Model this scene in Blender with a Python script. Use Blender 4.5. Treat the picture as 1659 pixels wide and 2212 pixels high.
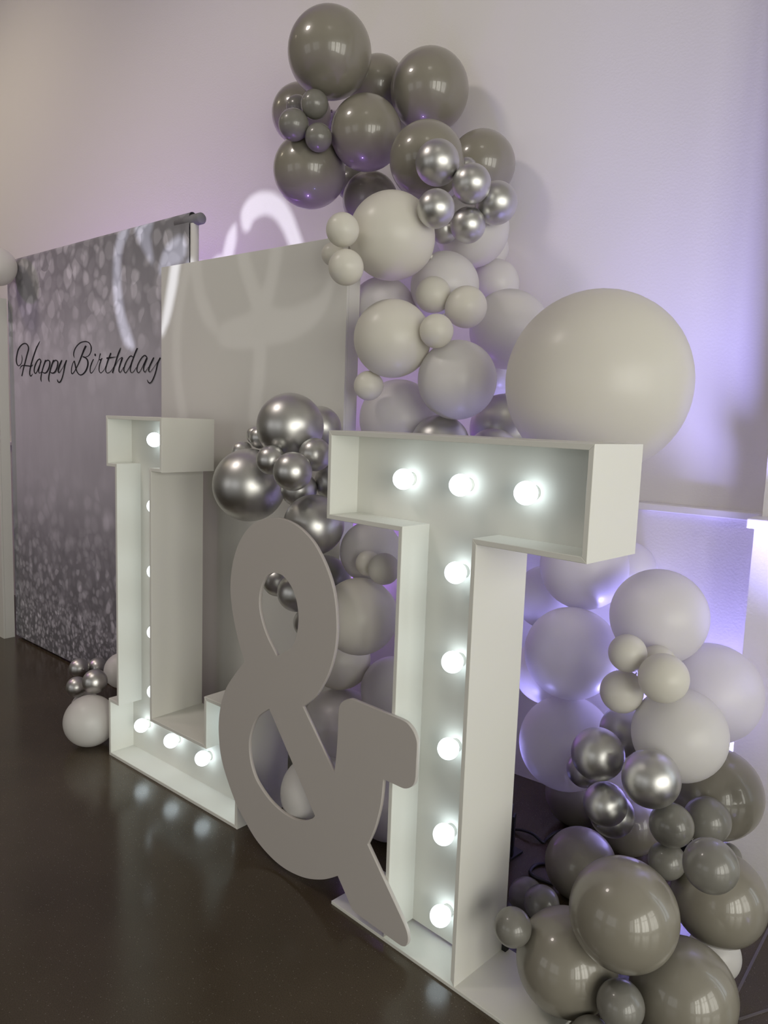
import bpy, bmesh, math, random
from mathutils import Vector, Matrix

scene = bpy.context.scene
for o in list(bpy.data.objects):
    bpy.data.objects.remove(o, do_unlink=True)
COL = scene.collection
random.seed(4)

# ------------------------------------------------------------------ camera
IW, IH, FPX = 1659.0, 2212.0, 1626.685
PITCH, ROLL, YAW = 0.12161, 0.03506, 0.77522
CAM = Vector((0.93216, -1.22514, 1.24962))
FW = Vector((-math.sin(YAW)*math.cos(PITCH), math.cos(YAW)*math.cos(PITCH), -math.sin(PITCH)))
_r = Vector((math.cos(YAW), math.sin(YAW), 0)); _u = _r.cross(FW)
RT = _r*math.cos(ROLL) + _u*math.sin(ROLL)
UP = -_r*math.sin(ROLL) + _u*math.cos(ROLL)
cd = bpy.data.cameras.new('camera'); cam = bpy.data.objects.new('camera', cd); COL.objects.link(cam)
cd.sensor_fit = 'HORIZONTAL'; cd.sensor_width = 36.0; cd.lens = FPX/IW*36.0
cd.clip_start = 0.02; cd.clip_end = 100
m = Matrix((RT, UP, -FW)).transposed().to_4x4(); m.translation = CAM
cam.matrix_world = m
scene.camera = cam

# ------------------------------------------------------------------ view, world, lights
vs = scene.view_settings
vs.view_transform = 'Standard'; vs.look = 'None'; vs.gamma = 1.0; vs.use_curve_mapping = False
vs.exposure = -0.29
world = bpy.data.worlds.new('daylight'); scene.world = world; world.use_nodes = True
bg = world.node_tree.nodes['Background']
bg.inputs[0].default_value = (0.62, 0.74, 0.95, 1); bg.inputs[1].default_value = 0.6

def area(name, loc, size, direction, power, color):
    l = bpy.data.lights.new(name, 'AREA'); l.shape = 'RECTANGLE'; l.size, l.size_y = size
    l.energy = power; l.color = color
    o = bpy.data.objects.new(name, l); COL.objects.link(o)
    o.location = loc; o.rotation_euler = Vector(direction).to_track_quat('-Z', 'Y').to_euler()
    return o
def spot(name, loc, target, power, color, angle, blend=0.6, radius=0.03):
    l = bpy.data.lights.new(name, 'SPOT'); l.energy = power; l.color = color
    l.spot_size = math.radians(angle); l.spot_blend = blend; l.shadow_soft_size = radius
    o = bpy.data.objects.new(name, l); COL.objects.link(o); o.location = loc
    o.rotation_euler = (Vector(target)-Vector(loc)).to_track_quat('-Z', 'Y').to_euler()
    return o

# daylight through the glazed side wall, the far end and one window beyond the pilaster
DAY = (1.0, 0.97, 0.86)
WIN_Y = [(-0.55, 0.75), (-2.15, -0.85), (-3.75, -2.45), (-5.35, -4.05)]
for (y0, y1), pw in zip(WIN_Y, (52, 84, 86, 24)):
    area('window_daylight', (4.66, (y0+y1)/2, 1.55), (y1-y0-.1, 2.5), (-1, 0, 0), pw, DAY)
area('window_daylight', (2.45, 1.42, 1.5), (1.2, 2.4), (0, -1, 0), 22, (0.80, 0.90, 1.0))
area('window_daylight', (-3.0, -7.15, 1.7), (2.4, 2.3), (0, 1, 0), 22, (1.0, 0.93, 0.82))
area('window_daylight', (0.6, -7.15, 1.7), (2.4, 2.3), (0, 1, 0), 20, (1.0, 0.95, 0.86))

# warm spots added near the ceiling to brighten upper wall, backdrop and panel
spot('added_ceiling_spot', (-4.6, -1.6, 4.45), (-3.9, .45, 2.2), 175, (1.0, .86, .64), 80, 1.0, .3)
spot('added_ceiling_spot', (-1.9, -2.0, 4.45), (-1.6, .4, 1.9), 150, (1.0, .90, .84), 80, 1.0, .3)
spot('added_ceiling_spot', (.9, -1.2, 4.45), (.5, 1.05, 3.1), 26, (1.0, .93, .84), 80, 1.0, .3)

# ------------------------------------------------------------------ helpers
def ray(u, w):
    return FW + RT*((u-IW/2)/FPX) - UP*((w-IH/2)/FPX)
def on_plane(u, w, p, n):
    d = ray(u, w); return CAM + d*((Vector(p)-CAM).dot(n)/d.dot(n))
def on_floor(u, w, z=0.0):
    d = ray(u, w); return CAM + d*((z-CAM.z)/d.z)

def mat(name, color, rough=0.5, metal=0.0, spec=0.5, coat=0.0, coat_rough=0.05):
    m = bpy.data.materials.new(name); m.use_nodes = True
    b = m.node_tree.nodes['Principled BSDF']
    b.inputs['Base Color'].default_value = (*color, 1); b.inputs['Roughness'].default_value = rough
    b.inputs['Metallic'].default_value = metal; b.inputs['Specular IOR Level'].default_value = spec
    b.inputs['Coat Weight'].default_value = coat; b.inputs['Coat Roughness'].default_value = coat_rough
    return m
def N(m, kind, **kw):
    n = m.node_tree.nodes.new(kind)
    for k, v in kw.items(): setattr(n, k, v)
    return n
def L(m, a, b): m.node_tree.links.new(a, b)
def bsdf(m): return m.node_tree.nodes['Principled BSDF']
def add_bump(m, scale, strength, dist=0.002, detail=4, coord='Object'):
    tc = N(m, 'ShaderNodeTexCoord'); nz = N(m, 'ShaderNodeTexNoise'); bp = N(m, 'ShaderNodeBump')
    nz.inputs['Scale'].default_value = scale; nz.inputs['Detail'].default_value = detail
    bp.inputs['Strength'].default_value = strength; bp.inputs['Distance'].default_value = dist
    L(m, tc.outputs[coord], nz.inputs['Vector']); L(m, nz.outputs['Fac'], bp.inputs['Height'])
    L(m, bp.outputs['Normal'], bsdf(m).inputs['Normal'])
    return nz, tc
def add_mottle(m, c1, c2, scale, detail=3, lo=0.35, hi=0.65):
    tc = N(m, 'ShaderNodeTexCoord'); nz = N(m, 'ShaderNodeTexNoise'); cr = N(m, 'ShaderNodeValToRGB')
    nz.inputs['Scale'].default_value = scale; nz.inputs['Detail'].default_value = detail
    cr.color_ramp.elements[0].position = lo; cr.color_ramp.elements[0].color = (*c1, 1)
    cr.color_ramp.elements[1].position = hi; cr.color_ramp.elements[1].color = (*c2, 1)
    L(m, tc.outputs['Object'], nz.inputs['Vector']); L(m, nz.outputs['Fac'], cr.inputs['Fac'])
    L(m, cr.outputs['Color'], bsdf(m).inputs['Base Color'])

def obj(name, me, material=None, parent=None, loc=None):
    o = bpy.data.objects.new(name, me); COL.objects.link(o)
    if material is not None and not me.materials: me.materials.append(material)
    if parent is not None: o.parent = parent
    if loc is not None: o.location = loc
    return o
def empty(name, loc=(0,0,0), rz=0.0):
    o = bpy.data.objects.new(name, None); COL.objects.link(o); o.location = loc; o.rotation_euler = (0,0,rz)
    o.empty_display_size = 0.1
    return o
def tag(o, label, cat, group=None):
    o['label'] = label; o['category'] = cat
    if group: o['group'] = group
    return o
def struct(o): o['kind'] = 'structure'; return o
def box_mesh(name, lo, hi, bevel=0.0, seg=2):
    bm = bmesh.new()
    bmesh.ops.create_cube(bm, size=1.0)
    lo, hi = Vector(lo), Vector(hi)
    for v in bm.verts:
        v.co = Vector([lo[i] + (v.co[i]+.5)*(hi[i]-lo[i]) for i in range(3)])
    if bevel: bmesh.ops.bevel(bm, geom=bm.edges[:], offset=bevel, segments=seg, affect='EDGES', profile=.6)
    return finish(bm, name)
def finish(bm, name, smooth=False):
    bmesh.ops.recalc_face_normals(bm, faces=bm.faces[:])
    me = bpy.data.meshes.new(name); bm.to_mesh(me); bm.free()
    if smooth:
        for p in me.polygons: p.use_smooth = True
    return me
def box(name, lo, hi, material, parent=None, bevel=0.0):
    return obj(name, box_mesh(name, lo, hi, bevel), material, parent)
def tube_mesh(name, pts, rad, seg=10, caps=True):
    bm = bmesh.new(); rings = []
    pts = [Vector(p) for p in pts]
    prev = None
    for i, p in enumerate(pts):
        t = (pts[min(i+1, len(pts)-1)] - pts[max(i-1, 0)]).normalized()
        if prev is None:
            a = t.orthogonal().normalized()
        else:
            a = (prev - t*prev.dot(t)).normalized()
        prev = a; b = t.cross(a)
        rr = rad[i] if isinstance(rad, (list, tuple)) else rad
        rings.append([bm.verts.new(p + (a*math.cos(k*2*math.pi/seg) + b*math.sin(k*2*math.pi/seg))*rr) for k in range(seg)])
    for r0, r1 in zip(rings, rings[1:]):
        for k in range(seg): bm.faces.new((r0[k], r0[(k+1)%seg], r1[(k+1)%seg], r1[k]))
    if caps: bm.faces.new(rings[0]); bm.faces.new(rings[-1])
    return finish(bm, name, True)
def lathe_mesh(name, prof, seg=32, axis='Z'):
    bm = bmesh.new(); rings = []
    for r, z in prof:
        if r < 1e-6: rings.append([bm.verts.new((0, 0, z))])
        else: rings.append([bm.verts.new((r*math.cos(k*2*math.pi/seg), r*math.sin(k*2*math.pi/seg), z)) for k in range(seg)])
    for a, b in zip(rings, rings[1:]):
        for k in range(seg):
            k2 = (k+1) % seg
            if len(a) == 1 and len(b) == 1: continue
            if len(a) == 1: bm.faces.new((a[0], b[k], b[k2]))
            elif len(b) == 1: bm.faces.new((a[k], a[k2], b[0]))
            else: bm.faces.new((a[k], a[k2], b[k2], b[k]))
    return finish(bm, name, True)
def catmull(pts, n=6, closed=False):
    out = []; m_ = len(pts)
    rng = range(m_ if closed else m_-1)
    for i in rng:
        g = (lambda k: pts[k % m_]) if closed else (lambda k: pts[min(max(k, 0), m_-1)])
        p0, p1, p2, p3 = g(i-1), g(i), g(i+1), g(i+2)
        for j in range(n):
            t = j/n
            out.append(tuple(.5*((2*b) + (-a+c)*t + (2*a-5*b+4*c-d)*t*t + (-a+3*b-3*c+d)*t**3)
                             for a, b, c, d in zip(p0, p1, p2, p3)))
    if not closed: out.append(tuple(pts[-1]))
    return out

# ------------------------------------------------------------------ materials
WALL = mat('wall_paint', (0.80, 0.775, 0.745), 0.75, spec=0.25); add_bump(WALL, 130, 0.35, 0.0016, 3)
ROOM = mat('room_paint', (0.55, 0.53, 0.49), 0.8)
TRIM = mat('trim_paint', (0.82, 0.80, 0.78), 0.45)
CEIL = mat('ceiling_paint', (0.55, 0.53, 0.49), 0.9)
LETTER = mat('letter_paint', (0.78, 0.775, 0.72), 0.42, spec=0.4); add_bump(LETTER, 260, 0.06, 0.001, 2)
AMPM = mat('ampersand_paint_dimmed', (0.54, 0.505, 0.478), 0.5, spec=0.35); add_bump(AMPM, 300, 0.05, 0.001, 2)  # white paint darkened: the weak light on its front is put into the colour
PANEL = mat('panel_paint', (0.70, 0.69, 0.655), 0.5, spec=0.35)
BLACK = mat('black_plastic', (0.012, 0.012, 0.014), 0.45)
INK = mat('black_ink', (0.006, 0.006, 0.008), 0.6, spec=0.2)
WMETAL = mat('white_metal', (0.75, 0.74, 0.73), 0.35)
JOINT = mat('joint_filler', (0.16, 0.14, 0.14), 0.7)
FRAME = mat('window_frame', (0.05, 0.05, 0.055), 0.5)

FLOOR = mat('polished_concrete', (0.03, 0.022, 0.017), 0.22, spec=0.45)
def _floor():
    m_ = FLOOR; tc = N(m_, 'ShaderNodeTexCoord')
    big = N(m_, 'ShaderNodeTexNoise'); big.inputs['Scale'].default_value = 1.6; big.inputs['Detail'].default_value = 6
    cr = N(m_, 'ShaderNodeValToRGB')
    cr.color_ramp.elements[0].position = .32; cr.color_ramp.elements[0].color = (0.048, 0.035, 0.021, 1)
    cr.color_ramp.elements[1].position = .72; cr.color_ramp.elements[1].color = (0.084, 0.063, 0.041, 1)
    L(m_, tc.outputs['Object'], big.inputs['Vector']); L(m_, big.outputs['Fac'], cr.inputs['Fac'])
    sp = N(m_, 'ShaderNodeTexVoronoi'); sp.inputs['Scale'].default_value = 150
    sr = N(m_, 'ShaderNodeValToRGB')
    sr.color_ramp.elements[0].position = 0.02; sr.color_ramp.elements[0].color = (1, 1, 1, 1)
    sr.color_ramp.elements[1].position = 0.22; sr.color_ramp.elements[1].color = (0, 0, 0, 1)
    L(m_, tc.outputs['Object'], sp.inputs['Vector']); L(m_, sp.outputs['Distance'], sr.inputs['Fac'])
    sel = N(m_, 'ShaderNodeSeparateColor'); L(m_, sp.outputs['Color'], sel.inputs[0])
    gt = N(m_, 'ShaderNodeMath', operation='GREATER_THAN'); gt.inputs[1].default_value = .68
    L(m_, sel.outputs[0], gt.inputs[0])
    mul = N(m_, 'ShaderNodeMath', operation='MULTIPLY'); L(m_, sr.outputs['Color'], mul.inputs[0]); L(m_, gt.outputs[0], mul.inputs[1])
    mul2 = N(m_, 'ShaderNodeMath', operation='MULTIPLY'); mul2.inputs[1].default_value = .6; L(m_, mul.outputs[0], mul2.inputs[0])
    mx = N(m_, 'ShaderNodeMix', data_type='RGBA'); mx.inputs['B'].default_value = (0.34, 0.30, 0.26, 1)
    L(m_, mul2.outputs[0], mx.inputs['Factor']); L(m_, cr.outputs['Color'], mx.inputs['A'])
    fine = N(m_, 'ShaderNodeTexNoise'); fine.inputs['Scale'].default_value = 420; fine.inputs['Detail'].default_value = 2
    L(m_, tc.outputs['Object'], fine.inputs['Vector'])
    m2 = N(m_, 'ShaderNodeMix', data_type='RGBA', blend_type='OVERLAY'); m2.inputs['Factor'].default_value = .8
    L(m_, mx.outputs['Result'], m2.inputs['A']); L(m_, fine.outputs['Fac'], m2.inputs['B'])
    L(m_, m2.outputs['Result'], bsdf(m_).inputs['Base Color'])
    mr = N(m_, 'ShaderNodeMapRange'); mr.inputs['From Min'].default_value = .3; mr.inputs['From Max'].default_value = .7
    mr.inputs['To Min'].default_value = .11; mr.inputs['To Max'].default_value = .22
    L(m_, big.outputs['Fac'], mr.inputs['Value']); L(m_, mr.outputs['Result'], bsdf(m_).inputs['Roughness'])
    bp = N(m_, 'ShaderNodeBump'); bp.inputs['Strength'].default_value = .08; bp.inputs['Distance'].default_value = .001
    L(m_, fine.outputs['Fac'], bp.inputs['Height']); L(m_, bp.outputs['Normal'], bsdf(m_).inputs['Normal'])
_floor()

GREY = mat('grey_latex', (0.255, 0.236, 0.192), 0.30, spec=0.5, coat=0.5, coat_rough=0.035)
DGREY = mat('small_grey_latex', (0.205, 0.198, 0.175), 0.34, spec=0.5, coat=0.4, coat_rough=0.05)
WHITE = mat('white_latex', (0.82, 0.805, 0.78), 0.38, spec=0.45, coat=0.12, coat_rough=0.2)
IVORY = mat('ivory_latex', (0.82, 0.80, 0.72), 0.38, spec=0.45, coat=0.12, coat_rough=0.2)
CHROME = mat('chrome_latex', (0.62, 0.615, 0.60), 0.38, metal=1.0)
def translucent(m_, color, fac):        # thin stretched latex lets part of the light through
    tr = N(m_, 'ShaderNodeBsdfTranslucent'); tr.inputs['Color'].default_value = (*color, 1)
    mx = N(m_, 'ShaderNodeMixShader'); mx.inputs[0].default_value = fac
    out = m_.node_tree.nodes['Material Output']
    L(m_, bsdf(m_).outputs[0], mx.inputs[1]); L(m_, tr.outputs[0], mx.inputs[2]); L(m_, mx.outputs[0], out.inputs['Surface'])
translucent(WHITE, (.90, .88, .84), .27); translucent(IVORY, (.90, .87, .78), .24)
BULB = mat('frosted_bulb', (0.95, 0.97, 1.0), 0.4)
bsdf(BULB).inputs['Emission Color'].default_value = (0.80, 0.94, 1.0, 1)
bsdf(BULB).inputs['Emission Strength'].default_value = 3.9

def fabric_material():
    m_ = mat('glitter_print', (0.3, 0.3, 0.32), 0.75, spec=0.2)
    tc = N(m_, 'ShaderNodeTexCoord'); sx = N(m_, 'ShaderNodeSeparateXYZ'); L(m_, tc.outputs['Object'], sx.inputs[0])
    wrp = N(m_, 'ShaderNodeTexNoise'); wrp.inputs['Scale'].default_value = 9; L(m_, tc.outputs['Object'], wrp.inputs['Vector'])
    wm = N(m_, 'ShaderNodeVectorMath', operation='MULTIPLY_ADD'); wm.inputs[1].default_value = (.06, .06, .06)
    L(m_, wrp.outputs['Color'], wm.inputs[0]); L(m_, tc.outputs['Object'], wm.inputs[2])
    flat = N(m_, 'ShaderNodeMapping'); flat.inputs['Scale'].default_value = (1, 0.0, 1)
    L(m_, wm.outputs[0], flat.inputs['Vector'])
    def dots(scale, soft, off):
        mp = N(m_, 'ShaderNodeMapping'); mp.inputs['Location'].default_value = (off, 0, off*1.7)
        L(m_, flat.outputs[0], mp.inputs['Vector'])
        vo = N(m_, 'ShaderNodeTexVoronoi'); vo.inputs['Scale'].default_value = scale; vo.inputs['Randomness'].default_value = 1
        L(m_, mp.outputs[0], vo.inputs['Vector'])
        mr = N(m_, 'ShaderNodeMapRange', interpolation_type='SMOOTHSTEP')
        mr.inputs['From Min'].default_value = .60; mr.inputs['From Max'].default_value = .60-soft
        L(m_, vo.outputs['Distance'], mr.inputs['Value'])
        sc = N(m_, 'ShaderNodeSeparateColor'); L(m_, vo.outputs['Color'], sc.inputs[0])
        mu = N(m_, 'ShaderNodeMath', operation='MULTIPLY'); L(m_, mr.outputs['Result'], mu.inputs[0]); L(m_, sc.outputs[0], mu.inputs[1])
        return mu.outputs[0]
    def add(a, b):
        n = N(m_, 'ShaderNodeMath', operation='ADD'); L(m_, a, n.inputs[0]); L(m_, b, n.inputs[1]); return n.outputs[0]
    def mulv(a, b):
        n = N(m_, 'ShaderNodeMath', operation='MULTIPLY'); L(m_, a, n.inputs[0])
        if isinstance(b, (int, float)): n.inputs[1].default_value = b
        else: L(m_, b, n.inputs[1])
        return n.outputs[0]
    def band(z0, z1, z2, z3):
        a = N(m_, 'ShaderNodeMapRange', interpolation_type='SMOOTHSTEP'); a.inputs['From Min'].default_value = z0; a.inputs['From Max'].default_value = z1
        b = N(m_, 'ShaderNodeMapRange', interpolation_type='SMOOTHSTEP'); b.inputs['From Min'].default_value = z3; b.inputs['From Max'].default_value = z2
        L(m_, sx.outputs['Z'], a.inputs['Value']); L(m_, sx.outputs['Z'], b.inputs['Value'])
        return mulv(a.outputs['Result'], b.outputs['Result'])
    tiny = mulv(add(dots(46, .30, 0), dots(34, .35, 3.1)), band(-1, -.5, .14, .40))
    small = mulv(add(dots(24, .3, 1.3), dots(17, .4, 5.7)), band(.12, .30, .42, .75))
    mid = mulv(add(dots(12, .4, 2.3), dots(8, .45, 7.7)), band(.4, .65, .75, 1.05))
    topb = mulv(add(dots(12, .22, 4.3), dots(16, .25, 9.1)), band(1.35, 1.75, 3, 4))
    topm = mulv(dots(9, .35, 6.3), band(1.15, 1.5, 1.7, 2.0))
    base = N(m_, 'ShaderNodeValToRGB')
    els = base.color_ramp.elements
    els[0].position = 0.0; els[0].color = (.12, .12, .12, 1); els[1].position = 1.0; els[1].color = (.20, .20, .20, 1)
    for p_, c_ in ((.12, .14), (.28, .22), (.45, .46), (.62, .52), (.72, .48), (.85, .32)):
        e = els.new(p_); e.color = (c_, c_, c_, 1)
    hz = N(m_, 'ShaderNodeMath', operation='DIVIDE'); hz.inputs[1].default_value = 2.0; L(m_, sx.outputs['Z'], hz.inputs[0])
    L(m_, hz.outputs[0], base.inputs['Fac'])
    tot = add(add(mulv(tiny, .36), mulv(small, .26)), add(mulv(mid, .16), add(mulv(topb, .24), mulv(topm, .14))))
    streak = N(m_, 'ShaderNodeTexNoise'); streak.inputs['Scale'].default_value = 5
    mp2 = N(m_, 'ShaderNodeMapping'); mp2.inputs['Scale'].default_value = (2.2, 0, .7)
    L(m_, tc.outputs['Object'], mp2.inputs['Vector']); L(m_, mp2.outputs[0], streak.inputs['Vector'])
    st = mulv(streak.outputs['Fac'], .12)
    val = add(add(tot, base.outputs['Color']), st)
    tint = N(m_, 'ShaderNodeMix', data_type='RGBA', blend_type='MULTIPLY'); tint.inputs['Factor'].default_value = 1
    tint.inputs['B'].default_value = (0.86, 0.84, 0.92, 1)
    L(m_, val, tint.inputs['A']); L(m_, tint.outputs['Result'], bsdf(m_).inputs['Base Color'])
    return m_
FABRIC = fabric_material()

# ------------------------------------------------------------------ room shell
# the wall behind the display runs 6 degrees off the letters' front; local x along it, local y into it
WANG = math.radians(6.0); WORG = (-0.45, 0.98, 0.0)
HT = 4.6
struct(box('floor', (-8.0, -7.05, -0.06), (4.75, 2.3, 0.0), FLOOR))
struct(box('ceiling', (-8.0, -7.05, HT), (4.75, 2.3, HT+.06), CEIL))
wb = empty('wall_back', WORG, WANG); struct(wb)
def wall_piece(name, lo, hi, m_=WALL, bev=0.0): return box(name, lo, hi, m_, wb, bev)
UPY = 0.045                      # upper wall plane, set back above the ledge
LEDGE_Z = 1.023
PX = 0.685                       # where the pilaster starts along the wall
wall_piece('upper_wall', (-7.6, UPY, LEDGE_Z), (PX, UPY+.2, HT))
wall_piece('lower_wall', (-7.6, 0.0, 0.0), (PX, UPY+.2, LEDGE_Z-.022))
wall_piece('ledge', (-7.6, -0.024, LEDGE_Z-.022), (PX, UPY+.01, LEDGE_Z), TRIM, .003)
PW = 0.95
wall_piece('pilaster_lower', (PX-.004, -0.165, 0.0), (PX+PW, UPY+.2, LEDGE_Z-.024))
wall_piece('pilaster_sill', (PX-.018, -0.194, LEDGE_Z-.024), (PX+PW+.02, UPY+.2, LEDGE_Z+.002), TRIM, .003)
wall_piece('pilaster_upper', (PX-.001, -0.10, LEDGE_Z+.002), (PX+PW, UPY+.2, HT))
WX0, WX1 = PX+PW+.45, PX+PW+1.75                                   # window beyond the pilaster
wall_piece('upper_wall', (PX+PW, UPY, 2.75), (5.4, UPY+.2, HT))
wall_piece('lower_wall', (PX+PW, UPY, 0.0), (WX0, UPY+.2, 2.75))
wall_piece('lower_wall', (WX1, UPY, 0.0), (5.4, UPY+.2, 2.75))
wall_piece('lower_wall', (WX0, UPY, 0.0), (WX1, UPY+.2, 0.25))
wf = empty('window_1', WORG, WANG); struct(wf)
for x in (WX0+.02, (WX0+WX1)/2-.025, WX1-.07):
    box('mullion', (x, UPY+.03, .25), (x+.05, UPY+.11, 2.75), FRAME, wf)
for z in (.25, 1.45, 2.70):
    box('rail', (WX0, UPY+.035, z), (WX1, UPY+.105, z+.05), FRAME, wf)
# glazed side wall
wr = empty('wall_right'); struct(wr)
ys = [-7.0] + [v for p in reversed(WIN_Y) for v in p] + [1.75]
for a, b in zip(ys[0::2], ys[1::2]): box('pier', (4.5, a, 0), (4.72, b, HT), ROOM, wr)
for k, (y0, y1) in enumerate(WIN_Y):
    box('lintel', (4.5, y0, 2.85), (4.72, y1, HT), ROOM, wr)
    box('apron', (4.5, y0, 0), (4.72, y1, .25), ROOM, wr)
    w_ = empty('window_%d' % (k+2)); struct(w_)
    for y in (y0, (y0+y1)/2-.03, y1-.06): box('mullion', (4.54, y, .25), (4.60, y+.06, 2.85), FRAME, w_)
    for z in (.25, 1.9, 2.79): box('rail', (4.545, y0, z), (4.595, y1, z+.06), FRAME, w_)
struct(box('wall_left', (-8.0, -7.0, 0), (-7.8, .35, HT), ROOM))
# far end wall with two windows
wn = empty('wall_front'); struct(wn)
for a, b in ((-7.9, -4.25), (-1.75, -.65), (1.85, 4.5)): box('pier', (a, -7.05, 0), (b, -6.9, HT), ROOM, wn)
for k, (a, b) in enumerate(((-4.25, -1.75), (-.65, 1.85))):
    box('lintel', (a, -7.05, 2.9), (b, -6.9, HT), ROOM, wn); box('apron', (a, -7.05, 0), (b, -6.9, .5), ROOM, wn)
    w_ = empty('window_%d' % (k+6)); struct(w_)
    for x in (a, (a+b)/2-.03, b-.06): box('mullion', (x, -7.0, .5), (x+.06, -6.95, 2.9), FRAME, w_)
    for z in (.5, 1.7, 2.84): box('rail', (a, -6.995, z), (b, -6.955, z+.06), FRAME, w_)
# saw-cut floor joints
def joint(p, q, w=.006):
    p, q = Vector(p), Vector(q); d = (q-p).normalized(); n = Vector((-d.y, d.x, 0))*w/2
    bm = bmesh.new(); vs_ = [bm.verts.new(v+Vector((0, 0, .0012))) for v in (p-n, q-n, q+n, p+n)]
    lo = [bm.verts.new(v) for v in (p-n, q-n, q+n, p+n)]
    bm.faces.new(vs_)
    for k in range(4): bm.faces.new((lo[k], lo[(k+1)%4], vs_[(k+1)%4], vs_[k]))
    o = obj('floor_joint', finish(bm, 'floor_joint'), JOINT, bpy.data.objects['floor']); return o
j1a, j1b = on_floor(1659, 2010), on_floor(1593, 2143)
j2a, j2b = on_floor(1595, 2203), on_floor(1659, 2182)
d1 = (j1b-j1a).normalized(); d2 = (j2b-j2a).normalized()
joint(j1a - d1*.55, j1b + d1*.06); joint(j2a, j2b + d2*2.0)

# ------------------------------------------------------------------ marquee letters
def bulb(parent, p):
    o = obj('light_bulb', BULB_ME, BULB, parent); o.location = p; o.rotation_euler = (math.radians(90), 0, 0)
    s = obj('socket', SOCK_ME, LETTER, o); s.location = (0, 0, -.0265)
    return o
prof = [(0, .0262)]
for k in range(1, 13):
    a = math.pi*k/14; prof.append((.0248*math.sin(a), .0014+.0248*math.cos(a)))
prof += [(.0125, -.0215), (.0125, -.0225)]
BULB_ME = lathe_mesh('light_bulb', prof, 28)
SOCK_ME = lathe_mesh('socket', [(0, .004), (.0135, .004), (.0135, 0), (.0155, -.0005), (.0155, -.002), (0, -.002)], 20)

def channel_letter(root, poly, t, depth, back_y, skip=(), holes=()):
    # poly: outer outline (x,z) clockwise or not; one side panel per edge, plus a recessed back
    n = len(poly)
    area2 = sum(poly[i][0]*poly[(i+1)%n][1]-poly[(i+1)%n][0]*poly[i][1] for i in range(n))
    sgn = 1 if area2 > 0 else -1
    inner = []
    for i in range(n):
        a, b, c_ = Vector(poly[i-1]), Vector(poly[i]), Vector(poly[(i+1) % n])
        d1_ = (b-a).normalized(); d2_ = (c_-b).normalized()
        n1 = Vector((-d1_.y, d1_.x))*sgn; n2 = Vector((-d2_.y, d2_.x))*sgn
        inner.append(b + (n1+n2)*t)
    for i in range(n):
        if i in skip: continue
        j = (i+1) % n
        bm = bmesh.new()
        q = [poly[i], poly[j], inner[j], inner[i]]
        f = [bm.verts.new((x, 0, z)) for x, z in q]; k = [bm.verts.new((x, depth, z)) for x, z in q]
        bm.faces.new(f); bm.faces.new(k)
        for a in range(4): bm.faces.new((f[a], f[(a+1)%4], k[(a+1)%4], k[a]))
        bmesh.ops.recalc_face_normals(bm, faces=bm.faces[:])
        es = [e for e in bm.edges if abs(e.verts[0].co.y) < 1e-6 and abs(e.verts[1].co.y) < 1e-6]
        bmesh.ops.bevel(bm, geom=es, offset=.0009, segments=1, affect='EDGES')
        obj('side_panel', finish(bm, 'side_panel'), LETTER, root)
    bm = bmesh.new()
    f = bm.faces.new([bm.verts.new((x, back_y, z)) for x, z in inner])
    r = bmesh.ops.extrude_face_region(bm, geom=[f])
    for v in r['geom']:
        if isinstance(v, bmesh.types.BMVert): v.co.y += .009
    bmesh.ops.triangulate(bm, faces=bm.faces[:])
    obj('back_panel', finish(bm, 'back_panel'), LETTER, root)

TW = .0115
XL, XR, ZC, TS, TD, TB, TP, PL, TH = -.4674, .2526, 1.0019, .2205, .1885, .0923, .0087, -.41, 1.22
tee = empty('marquee_letter', (0, 0, 0))
tag(tee, 'tall white lit marquee letter T with round bulbs, standing on a flat base plate', 'letter')
PR = 0.225
poly = [(-TS, TP), (-TS, ZC), (XL, ZC), (XL, TH), (XR, TH), (XR, ZC), (0, ZC), (0, TP)]
channel_letter(tee, poly, TW, TD, TB, skip=(7,))
box('base_plate', (PL, 0, 0), (PR, TD+.005, TP), LETTER, tee, .001)
box('bracket', (.001, TD-.012, TP), (.012, TD+.002, TP+.03), BLACK, tee)
YB = TB-.0285
for u, w in ((872, 1035), (995, 1048), (1137, 1065), (985, 1237), (978, 1430), (969, 1617), (959, 1802), (952, 1978)):
    p = on_plane(u, w, (0, YB, 0), Vector((0, 1, 0))); bulb(tee, (p.x, YB, p.z))

LANG = .07545; LORG = Vector((-1.59931, -.03295, 0))
ell = empty('marquee_letter', LORG, LANG)
tag(ell, 'white lit marquee letter L with serifs and round bulbs, standing before the white panel', 'letter')
W1, LA, LB, LE, BB, GG, HF, UX, DL, HL, UZ = .3365, .0559, .2210, .1750, .7334, .2150, .2175, .5663, .2044, 1.2317, .3745
poly = [(0, 0), (0, GG), (LA, GG), (LA, HL-LE), (0, HL-LE), (0, HL), (W1, HL), (W1, HL-LE), (LA+LB, HL-LE), (LA+LB, HF),
        (UX, HF), (UX, UZ), (BB, UZ), (BB, 0)]
channel_letter(ell, poly, TW, DL, .092)
Linv = Matrix.Rotation(-LANG, 4, 'Z') @ Matrix.Translation(-LORG)
nL = Vector((-math.sin(LANG), math.cos(LANG), 0)); YBL = .092-.0285
pL = LORG + nL*YBL
for u, w in ((334, 950), (334, 1093), (334, 1234), (334, 1365), (334, 1493), (306, 1567), (370, 1600), (438, 1638)):
    p = Linv @ on_plane(u, w, pL, nL); bulb(ell, (p.x, YBL, p.z))
for x, z in ((.682, .105), (.66, .275)): bulb(ell, (x, YBL, z))   # the end of the foot, behind the ampersand

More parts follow.
